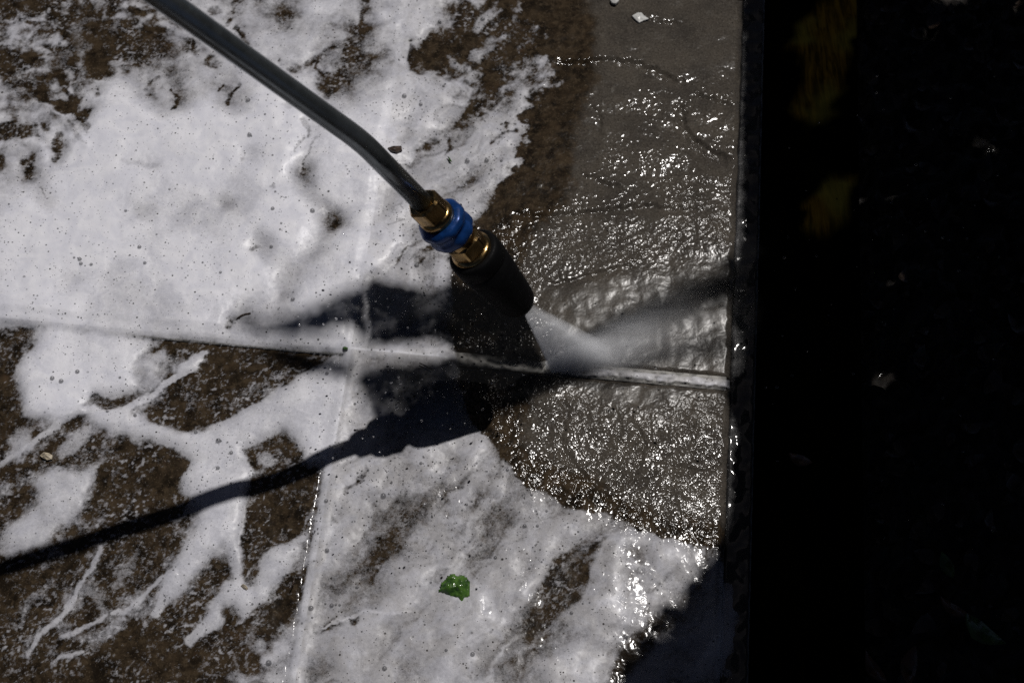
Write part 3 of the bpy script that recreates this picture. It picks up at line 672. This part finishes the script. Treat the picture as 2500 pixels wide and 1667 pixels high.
# tube along a bent path
def tube_path(pts, r, name, m):
    ctrl = []
    for i, p in enumerate(pts):
        if 0 < i < len(pts) - 1:
            a = (pts[i - 1] - p).normalized(); b = (pts[i + 1] - p).normalized(); d = .013
            for k in range(9):
                t = k / 8; ctrl.append((p + a * d) * (1 - t) ** 2 + p * 2 * t * (1 - t) + (p + b * d) * t * t)
        else: ctrl.append(p)
    bm = bmesh.new(); rings = []; ref = Vector((0, 0, 1))
    for i, p in enumerate(ctrl):
        d = (ctrl[min(i + 1, len(ctrl) - 1)] - ctrl[max(i - 1, 0)]).normalized()
        s = d.cross(ref).normalized(); t = s.cross(d)
        rings.append([bm.verts.new(p + (s * math.cos(a) + t * math.sin(a)) * r) for a in [2 * math.pi * k / 28 for k in range(28)]])
    for A, B in zip(rings, rings[1:]):
        for i in range(28): bm.faces.new((A[i], A[(i + 1) % 28], B[(i + 1) % 28], B[i]))
    bm.faces.new(rings[0][::-1]); bm.faces.new(rings[-1])
    return child(name, bm, m)
far_end = P_BEND + (P_TOP - P_BEND).normalized() * .95
tube_path([far_end, P_BEND, P_FIT + (P_FIT - P_BEND).normalized() * .012], .0067, 'tube', M['steel'])
AX2 = (P_BASE - P_FIT).normalized(); LF = (P_BASE - P_FIT).length
bm = bmesh.new(); lathe(bm, [(-.003, .0098), (-.0015, .0112), (.010, .0112), (.0115, .0104)], P_FIT, AX2, 48, hexed=True); child('hex_nut', bm, M['brass'], smooth=False)
bm = bmesh.new(); lathe(bm, [(.010, .0096), (.0118, .0118), (.0165, .0118), (.018, .0100)], P_FIT, AX2, 40); child('coupling_flange', bm, M['brass'])
bm = bmesh.new(); lathe(bm, [(.0165, .0118), (.0172, .0150), (.019, .0162), (.0225, .0162), (.0240, .0148), (.0275, .0146), (.0290, .0157), (.0335, .0157), (.0355, .0145), (.0365, .0108)], P_FIT, AX2, 54, lobes=9, lobe_amp=.02); child('coupling_sleeve', bm, M['blue'])
bm = bmesh.new(); lathe(bm, [(.034, .0098), (.0375, .0104), (.046, .0104), (.0475, .0096), (LF - .006, .0096)], P_FIT, AX2, 40); child('nozzle_stem', bm, M['brass'])
bm = bmesh.new(); lathe(bm, [(-.0145, .0098), (-.013, .0125), (-.0035, .0128), (-.0015, .0115)], P_BASE, AX, 48, hexed=True); child('hex_nut', bm, M['brass'], smooth=False)
bm = bmesh.new(); lathe(bm, [(-.003, .0110), (-.002, .0142), (.003, .0142), (.0035, .013)], P_BASE, AX, 40); child('washer_ring', bm, M['brass'])
LC = (P_END - P_BASE).length
cap_bm = bmesh.new(); lathe(cap_bm, [(.0005, .0135), (.0, .0165), (.0012, .0178), (.004, .0183), (.012, .0182), (.0128, .0176), (.0140, .0176), (.0148, .0181), (.5 * LC, .0168), (.8 * LC, .0150), (LC - .002, .0140), (LC + .004, .0128), (LC + .0078, .0108), (LC + .0100, .0080), (LC + .0104, .0055), (LC + .005, .0045)], P_BASE, AX, 56)
cap = child('nozzle_cover', cap_bm, M['rubber'])
bm = bmesh.new(); lathe(bm, [(LC + .0035, .0043), (LC + .0060, .0040), (LC + .0062, .0016), (LC + .0045, .0012)], P_BASE, AX, 24)
ori = bm_obj('orifice', bm, M['brass'], cap); ori.matrix_parent_inverse = Matrix.Translation(-lance.location)
P_TIP = P_BASE + AX * (LC + .006)

# ------------------------------------------------------------------ water jet, mist and splash
HIT = V3(at(1345, 902, 0.0)); R2 = V3(at(1560, 880, .0))
def vol_mat(name, build):
    m, nt, out = mat(name); n = N(nt)
    co = n('TexCoord').outputs['Object']
    v = n('VolumePrincipled'); v.inputs['Color'].default_value = (.95, .96, .985, 1); v.inputs['Anisotropy'].default_value = -.35
    n.link(build(n, co), v.inputs['Density']); n.link(v.outputs[0], out.inputs['Volume']); return m
def hull(name, pts, m):
    bm = bmesh.new()
    for p in pts: bm.verts.new(p)
    bmesh.ops.convex_hull(bm, input=bm.verts); bmesh.ops.delete(bm, geom=[v for v in bm.verts if not v.link_faces], context='VERTS')
    bmesh.ops.recalc_face_normals(bm, faces=bm.faces)
    return bm_obj(name, bm, m, None, False)
dirR = (R2 - HIT); dirR.z = 0; dirR.normalize(); sideR = Vector((-dirR.y, dirR.x, 0))
# fan of the jet: local x runs along the joint from the point of impact, z up
def frame_obj(o):
    mw = Matrix((( dirR.x, sideR.x, 0, HIT.x), (dirR.y, sideR.y, 0, HIT.y), (0, 0, 1, 0), (0, 0, 0, 1)))
    o.data.transform(mw.inverted()); o.matrix_world = mw; return o
tipL = P_TIP
w = .0022
fan = [tipL + sideR * w, tipL - sideR * w, tipL + dirR * .005 + sideR * w, tipL + dirR * .005 - sideR * w,
       HIT + sideR * .004 + Vector((0, 0, .002)), HIT - sideR * .004 + Vector((0, 0, .002)), HIT + dirR * .055 + sideR * .010 + Vector((0, 0, .002)), HIT + dirR * .055 - sideR * .006 + Vector((0, 0, .002))]
def jet_d(n, co):
    s = n('SeparateXYZ'); n.link(co, s.inputs[0])
    f = n.noise(co, 120, 3, .6)
    fall = n.math('MULTIPLY', n.ramp(s.outputs[0], -.02, .055, 1.0, .12), n.ramp(s.outputs[2], .0, .11, 1.0, .30))
    return n.math('MULTIPLY', n.math('MULTIPLY', fall, n.ramp(f, .3, .7, .5, 1.2)), 250.0)
jet = frame_obj(hull('water_jet', fan, vol_mat('jet_spray', jet_d)))
tag(jet, 'white fan of high pressure water leaving the black nozzle', 'water jet', None, 'stuff')
# mist that rolls off along the joint towards the free edge
def mist_pts():
    out = []
    for t, hw, hh in ((-.004, .004, .006), (.02, .014, .022), (.06, .030, .036), (.11, .045, .045), (.155, .05, .045), (.175, .04, .03)):
        for k in range(10):
            a = math.pi * k / 9; out.append(HIT + dirR * t + sideR * (math.cos(a) * hw + hw * .55) + Vector((0, 0, .0035 + math.sin(a) * hh)))
    return out
def mist_d(n, co):
    s = n('SeparateXYZ'); n.link(co, s.inputs[0])
    mp = n('Mapping'); mp.inputs['Scale'].default_value = (.28, 1, 1); n.link(co, mp.inputs['Vector'])
    f = n.noise(mp.outputs[0], 110, 4, .6, .4)
    ax_ = n.ramp(s.outputs[0], .0, .17, 1, .0, False); ax2 = n.math('POWER', ax_, 4.2)
    side = n.ramp(n.math('ABSOLUTE', n.math('SUBTRACT', s.outputs[1], n.math('MULTIPLY', s.outputs[0], .16))), .0, n.math('ADD', n.math('MULTIPLY', s.outputs[0], .30), .008), 1, 0)
    up = n.ramp(s.outputs[2], .0, n.math('ADD', n.math('MULTIPLY', s.outputs[0], .35), .020), 1, 0)
    d = n.math('MULTIPLY', n.math('MULTIPLY', ax2, side), n.math('MULTIPLY', up, n.ramp(f, .3, .7, .4, 1.2)))
    return n.math('MULTIPLY', d, 480.0)
mist = frame_obj(hull('spray_mist', mist_pts(), vol_mat('spray_mist', mist_d)))
tag(mist, 'pale spray mist drifting from the jet towards the free edge', 'mist', None, 'stuff')

# sheets of thrown water: a low cone of spray round the point of impact, its density laid out as the shadows it must cast
def build_splash():
    HX, HY = 1345.0, 902.0
    sl = Vector((SUN.x / SUN.z, SUN.y / SUN.z))
    nr, nt_ = 150, 420
    rr = np.linspace(.006, .27, nr); th = np.linspace(0, 2 * math.pi, nt_)
    Rr, Th = np.meshgrid(rr, th)
    gx = HIT.x + Rr * np.cos(Th); gy = HIT.y + Rr * np.sin(Th)
    X, Y = plan(gx, gy)
    X = X + 8 * fbm(gx * 70, gy * 70, 3, 201); Y = Y + 8 * fbm(gx * 70 + 3, gy * 70, 3, 202)
    c = Canvas(X, Y); D = np.zeros(X.shape)
    def add(m, v): nonlocal D; D = np.maximum(D, m * v)
    add(c.poly([(1335, 895), (1300, 800), (1290, 740), (1150, 700), (1095, 690), (1060, 720), (905, 690), (880, 720), (900, 850), (1060, 832), (1115, 862), (1200, 892), (1330, 905)], 30), 1.25)
    add(c.poly([(900, 700), (905, 850), (850, 815), (780, 830), (690, 835), (600, 800), (585, 780), (640, 800), (760, 770), (840, 725)], 40), 1.15)
    add(c.poly([(1335, 905), (1200, 880), (1115, 866), (1070, 888), (900, 900), (870, 930), (900, 1000), (930, 1060), (1120, 1060), (1160, 1010), (1290, 985)], 32), 1.25)
    add(c.poly([(870, 900), (800, 870), (700, 850), (640, 860), (680, 885), (780, 920), (850, 935)], 30), 1.05)
    add(c.line([(1400, 845), (1520, 790), (1640, 745), (1800, 690)], [12, 30, 44, 56], .95), 1.0)
    add(c.line([(1540, 885), (1660, 858), (1800, 838)], [8, 24, 40], .95), .75)
    add(c.line([(1360, 925), (1480, 935), (1560, 930)], [8, 14, 6], .9), .6)
    h = .006 + .16 * Rr + .0015 * fbm(gx * 60, gy * 60, 2, 203)
    x = gx + sl.x * h; y = gy + sl.y * h
    q = (D[:-1, :-1] > .02) | (D[1:, 1:] > .02)
    F = grid_faces(nr, nt_, q); used = np.unique(F); remap = np.full(nr * nt_, -1, np.int64); remap[used] = np.arange(len(used))
    V = np.stack([x, y, h], -1).reshape(-1, 3)[used]
    o = link('water_splash', mesh_np('water_splash', V, remap[F], {'dens': np.clip(D, 0, 1).ravel()[used]}), M['sheet'])
    tag(o, 'thin clear sheets of thrown water shaped to cast the shadows round the jet', 'water splash', None, 'stuff')
build_splash()

# loose drops flying over the kerb and the bed
def build_drops():
    bm = bmesh.new(); bmesh.ops.create_icosphere(bm, subdivisions=2, radius=1.0)
    sv = np.array([v.co[:] for v in bm.verts]); bm.verts.index_update(); sf = np.array([[v.index for v in f.verts] for f in bm.faces]); bm.free()
    Vs, Fs = [], []; k = 0
    for i in range(330):
        a = rng.normal(-.05, .38) if i < 130 else rng.normal(3.1, .7); d = rng.uniform(.03, .42) if i < 130 else rng.uniform(.02, .20)
        z = .01 + d * rng.uniform(.05, .38); p = HIT + dirR * (d * math.cos(a)) + sideR * (d * math.sin(a)) + Vector((0, 0, z))
        r = rng.uniform(.0003, .0009); v = Vector((p.x - HIT.x, p.y - HIT.y, z * .6)).normalized()
        e = rng.uniform(1.0, 1.7); s = v.orthogonal().normalized(); t = v.cross(s)
        B = np.array([(v * e)[:], s[:], t[:]]) * r
        Vs.append(sv @ B + np.array(p[:])); Fs.append(sf + k); k += len(sv)
    o = link('water_drops', mesh_np('water_drops', np.concatenate(Vs), np.concatenate(Fs)), M['drop'])
    tag(o, 'scattered water drops flying from the jet over the kerb', 'water drops', None, 'stuff')
build_drops()

# ------------------------------------------------------------------ small things lying about
def flake(name, pts, h, m, z0, rough=.0, label=None, cat=None, group=None, dome=.3):
    """a thin irregular piece with a surveyed outline"""
    W = [at(*p, z=z0) for p in pts]; cxy = np.mean(W, 0)
    root = Vector((cxy[0], cxy[1], z0))
    bm = bmesh.new(); lo = []; hi = []; inn = []
    for p in W:
        d = Vector((p[0] - cxy[0], p[1] - cxy[1], 0)); j = rnd.uniform(-rough, rough)
        lo.append(bm.verts.new(d)); hi.append(bm.verts.new(d * .94 + Vector((0, 0, h * (.8 + j))))); inn.append(bm.verts.new(d * .5 + Vector((0, 0, h * (1 + dome + j * 1.5)))))
    c_ = bm.verts.new((0, 0, h * (1 + dome * 1.2))); n_ = len(W)
    for i in range(n_):
        k = (i + 1) % n_
        bm.faces.new((lo[i], lo[k], hi[k], hi[i])); bm.faces.new((hi[i], hi[k], inn[k], inn[i])); bm.faces.new((inn[i], inn[k], c_))
    bm.faces.new(lo[::-1]); bmesh.ops.recalc_face_normals(bm, faces=bm.faces)
    o = bm_obj(name, bm, m, None, False); o.location = root
    return tag(o, label, cat, group)
flake('stone_chip', [(1542, 41), (1556, 33), (1566, 34), (1572, 40), (1585, 49), (1572, 53), (1560, 58), (1550, 50)], .0016, M['white_chip'], .0012, .3, 'white diamond-shaped stone chip on the washed slab', 'stone chip')
flake('stone_chip', [(1489, 3), (1492, -8), (1502, -14), (1511, -6), (1511, 5), (1503, 13), (1494, 11)], .0020, M['white_chip'], .0012, .2, 'round white stone chip at the far end of the washed slab', 'stone chip')
flake('pebble', [(588, 1430), (594, 1426), (602, 1430), (607, 1437), (603, 1441), (595, 1438)], .0022, M['cream'], .0008, .2, 'tiny cream pebble on the brown slab between two foam fingers', 'pebble')
flake('pebble', [(97, 1112), (108, 1105), (120, 1106), (130, 1112), (127, 1122), (116, 1124), (104, 1119)], .0022, M['cream'], .0004, .5, 'rough tan pebble beside the foam ridge on the brown slab', 'pebble')
flake('bark_fragment', [(946, 364), (960, 361), (981, 359), (982, 369), (970, 375), (955, 372)], .0024, M['bark'], .0048, .5, 'brown bark fragment half hidden behind the lance bend', 'bark')
flake('green_fragment', [(835, 850), (842, 847), (850, 851), (849, 855), (839, 855)], .0010, M['green_wet'], .0042, .3, 'tiny green leaf scrap on the foam where the joints cross', 'leaf scrap')
flake('green_fragment', [(1092, 382), (1098, 386), (1104, 396), (1098, 394)], .0009, M['green_wet'], .0042, .3, 'sliver of green leaf in the foam right of the lance', 'leaf scrap')
def twig(name, pts, r, z, m, label, cat='twig'):
    W = [V3(at(*p, z=z)) for p in pts]; root = W[0].copy(); bm = bmesh.new(); rings = []
    for i, p in enumerate(W):
        d = (W[min(i + 1, len(W) - 1)] - W[max(i - 1, 0)]).normalized(); s = d.cross(Vector((0, 0, 1))).normalized(); t = s.cross(d); q = r * (1 - .5 * i / len(W)) * rnd.uniform(.8, 1.2)
        rings.append([bm.verts.new(p - root + (s * math.cos(a) + t * math.sin(a)) * q) for a in [k * math.pi / 3 for k in range(6)]])
    for A, B in zip(rings, rings[1:]):
        for i in range(6): bm.faces.new((A[i], A[(i + 1) % 6], B[(i + 1) % 6], B[i]))
    bm.faces.new(rings[0][::-1]); bm.faces.new(rings[-1])
    o = bm_obj(name, bm, m); o.location = root; return tag(o, label, cat)
twig('twig', [(578, 778), (590, 770), (600, 766), (612, 764)], .0008, .0045, M['bark'], 'small curved brown twig in the foam above the long joint')
twig('twig', [(1024, 887), (1038, 893), (1055, 903)], .0005, .0046, M['bark'], 'thin dark twig on shaded foam below the long joint')
twig('twig', [(711, 1433), (717, 1420), (719, 1410)], .0005, .0044, M['bark'], 'short black twig on foam beside the short joint')
# crumpled green leaf
def crumpled_leaf():
    out = [(1068, 1447), (1078, 1425), (1092, 1408), (1104, 1402), (1116, 1406), (1128, 1403), (1142, 1412), (1151, 1424), (1150, 1440), (1148, 1458), (1138, 1472), (1124, 1484), (1112, 1474), (1100, 1468), (1084, 1456)]
    W = np.array([at(*p)[:2] for p in out]); c0 = W.mean(0); n_ = 26
    lo, hi = W.min(0), W.max(0); gx, gy = np.meshgrid(np.linspace(lo[0], hi[0], n_), np.linspace(lo[1], hi[1], n_))
    ins = inside(gx, gy, [tuple(p) for p in W])
    d = seg_dist(gx, gy, [tuple(p) for p in W], True)
    z = .0040 + .0034 * sstep(0, .006, np.where(ins, d, 0)) * (1 + .5 * fbm(gx * 160, gy * 160, 2, 301)) + .0020 * fbm(gx * 300, gy * 300, 3, 302) - .0010 * sstep(.0, .5, fbm(gx * 150, gy * 150, 2, 303))
    z = z - .0038 * sstep(0, -.010, gy - c0[1] + .2 * (gx - c0[0]))
    keep = ins[:-1, :-1] & ins[1:, 1:] & ins[1:, :-1] & ins[:-1, 1:]
    F = grid_faces(n_, n_, keep); used = np.unique(F); rm = np.full(n_ * n_, -1, np.int64); rm[used] = np.arange(len(used))
    V = np.stack([gx - c0[0], gy - c0[1], z], -1).reshape(-1, 3)[used]
    o = link('green_leaf', mesh_np('green_leaf', V, rm[F]), M['green_wet']); o.location = (c0[0], c0[1], 0)
    so = o.modifiers.new('thickness', 'SOLIDIFY'); so.thickness = .0004
    tag(o, 'crumpled wet green leaf lying on the white foam', 'leaf')
crumpled_leaf()

# ------------------------------------------------------------------ shrub beside the patio; it shades the bed and the edging
def leaf_mesh(name, L, W_, curl):
    pr = [(0, .02), (.15, .55), (.4, 1.0), (.65, .85), (.85, .45), (1.0, .03)]
    V, F = [], []
    for t, w_ in pr:
        z = curl * (t - .5) ** 2 * L * 2
        V += [(-w_ * W_ / 2, t * L, z + .12 * w_ * W_), (0, t * L, z), (w_ * W_ / 2, t * L, z + .12 * w_ * W_)]
    for i in range(len(pr) - 1):
        a = i * 3; F += [(a, a + 1, a + 4, a + 3), (a + 1, a + 2, a + 5, a + 4)]
    return np.array(V), np.array(F)
SHADE = [(1799, -900), (1796, 560), (1792, 640), (1752, 655), (1748, 690), (1782, 705), (1798, 725), (1768, 755), (1764, 800), (1796, 835), (1795, 905), (1765, 930), (1740, 975), (1748, 1010), (1774, 1035), (1768, 1250), (1748, 1335),
         (1690, 1400), (1640, 1465), (1590, 1500), (1530, 1575), (1490, 1660), (1380, 2000), (1500, 2600), (4200, 2600), (4200, -900)]
SUNNY = [[(1952, 60), (2010, 10), (2085, -20), (2085, 70), (2030, 130), (2075, 145), (2025, 240), (1950, 295), (1938, 270), (1985, 170), (1958, 110)],
         [(2115, 362), (2075, 430), (2045, 545), (1995, 562), (1962, 545), (2035, 450)]]
def build_shrub():
    sx, sy = SUN.x / SUN.z, SUN.y / SUN.z
    protos = [leaf_mesh('leaf', 1.0, w_, c_) for w_, c_ in ((.55, .5), (.62, -.3), (.5, .9))]
    Vs, Fs, k, n_ok = [], [], 0, 0
    ground_z = -.012
    for tries in range(150000):
        if n_ok >= 8500: break
        edgy = rng.random() < .6
        L = rng.uniform(.014, .028) if edgy else rng.uniform(.04, .075)
        X = (rng.uniform(1740, 1900) if rng.random() < .6 else rng.uniform(1480, 2000)) if edgy else rng.uniform(1700, 3600); Y = rng.uniform(-500, 2100)
        if not inside(np.array([X]), np.array([Y]), SHADE)[0]: continue
        g = at(X, Y, ground_z); z = rng.uniform(.55, 1.15) if edgy else rng.uniform(.3, 1.25)
        p = np.array([g[0] + sx * (z - ground_z), g[1] + sy * (z - ground_z), z])
        q = plan(*p)
        if q[0] < 2560 and -60 < q[1] < 1730: continue
        yaw = rng.uniform(0, 6.28); tilt = rng.normal(0, .45); roll = rng.normal(0, .4)
        Rm = np.array(Matrix.Rotation(yaw, 3, 'Z') @ Matrix.Rotation(tilt, 3, 'X') @ Matrix.Rotation(roll, 3, 'Y'))
        pv, pf = protos[n_ok % 3]; v = (pv - np.array([0, .5, 0])) * L @ Rm.T + p
        fx = v[:, 0] - sx * (v[:, 2] - ground_z); fy = v[:, 1] - sy * (v[:, 2] - ground_z); FX, FY = plan(fx, fy, ground_z)
        if not inside(FX, FY, SHADE).all(): continue
        if any(inside(FX, FY, s).any() for s in SUNNY): continue
        QX, QY = plan(v[:, 0], v[:, 1], v[:, 2])
        if ((QX < 2560) & (QY > -60) & (QY < 1730)).any(): continue
        Vs.append(v); Fs.append(pf + k); k += len(v); n_ok += 1
    V = np.concatenate(Vs); F = np.concatenate(Fs)
    root = empty('shrub', (.75, .25, -.05))
    tag(root, 'dense dark green shrub leaning over the soil bed', 'shrub')
    o = link('foliage', mesh_np('foliage', V, F), M['shrub_leaf'], root, True); o.matrix_parent_inverse = root.matrix_world.inverted()
    o.matrix_parent_inverse = Matrix.Translation((-.75, -.25, .05)); o['kind'] = 'stuff'
    for i in range(9):
        bm = bmesh.new(); rings = []; a = rng.uniform(-1.2, 1.2); ex = .75 + rng.uniform(-.25, .45); ey = .25 + rng.uniform(-.6, .6); top = rng.uniform(.55, .8)
        for j in range(7):
            t = j / 6; p = Vector((.75 + (ex - .75) * t + .02 * math.sin(5 * t + i), .25 + (ey - .25) * t + .02 * math.cos(4 * t + i), -.06 + (top + .06) * t ** .8)); r = .009 * (1 - .75 * t)
            rings.append([bm.verts.new(p + Vector((math.cos(q) * r, math.sin(q) * r, 0))) for q in [s * math.pi / 4 for s in range(8)]])
        for A, B in zip(rings, rings[1:]):
            for s in range(8): bm.faces.new((A[s], A[(s + 1) % 8], B[(s + 1) % 8], B[s]))
        bm.faces.new(rings[-1]); b = bm_obj('branch', bm, M['bark'], root); b.matrix_parent_inverse = Matrix.Translation((-.75, -.25, .05))
    print('shrub leaves', n_ok)
build_shrub()

# leaf litter in the shaded bed
def litter(name, px_, py_, L, wr, yaw, m, label, cat, z=-.040):
    v, f = leaf_mesh(name, L, wr, .6); v = (v - np.array([0, .5, 0]) * L) if False else v - np.array([0, .5 * L, 0])
    o = link(name, mesh_np(name, v, f), m); p = at(px_, py_, z); o.location = p; o.rotation_euler = (rnd.uniform(-.25, .25), rnd.uniform(-.25, .25), yaw)
    so = o.modifiers.new('thickness', 'SOLIDIFY'); so.thickness = .0004
    return tag(o, label, cat)
litter('fallen_leaf', 2128, 1635, .026, .012, .5, M['dead_leaf'], 'orange fallen leaf at the near end of the dark bed', 'fallen leaf')
litter('fallen_leaf', 2215, 1630, .030, .013, 2.9, M['dead_leaf'], 'rusty fallen leaf just right of the orange one', 'fallen leaf')
litter('fallen_leaf', 1950, 1125, .018, .010, 1.2, M['dead_leaf'], 'small brown fallen leaf on the shaded timber board', 'fallen leaf', -.012)
litter('fallen_leaf', 2390, 1545, .034, .017, -2.2, M['green_wet'], 'green fallen leaf at the right end of the dark bed', 'fallen leaf')
litter('fallen_leaf', 2325, 1490, .024, .010, .9, M['dead_leaf'], 'narrow brown fallen leaf above the green one in the bed', 'fallen leaf')
litter('fallen_leaf', 2310, 1380, .020, .010, .3, M['green_wet'], 'small olive fallen leaf alone in the middle of the bed', 'fallen leaf')

def build_litter():
    """decayed leaves and bits strewn on the soil, too many and too dark to tell apart"""
    pv, pf = leaf_mesh('leaf', 1.0, .5, .8); Vs, Fs, k = [], [], 0
    for i in range(900):
        u = rng.uniform(.395, .80); v = rng.uniform(-.5, .6); x, y = uv2w(u, v); L = rng.uniform(.008, .030)
        Rm = np.array(Matrix.Rotation(rng.uniform(0, 6.28), 3, 'Z') @ Matrix.Rotation(rng.normal(0, .5), 3, 'X') @ Matrix.Rotation(rng.normal(0, .5), 3, 'Y'))
        z = -.052 + .014 * float(fbm(np.array([x * 90]), np.array([y * 90]), 3, 15)[0]) + .003
        Vs.append((pv - np.array([0, .5, 0])) * L @ Rm.T + np.array([x, y, z])); Fs.append(pf + k); k += len(pv)
    o = link('leaf_litter', mesh_np('leaf_litter', np.concatenate(Vs), np.concatenate(Fs)), M['bark'])
    tag(o, 'dark decayed leaf litter strewn over the shaded soil bed', 'leaf litter', None, 'stuff')
build_litter()
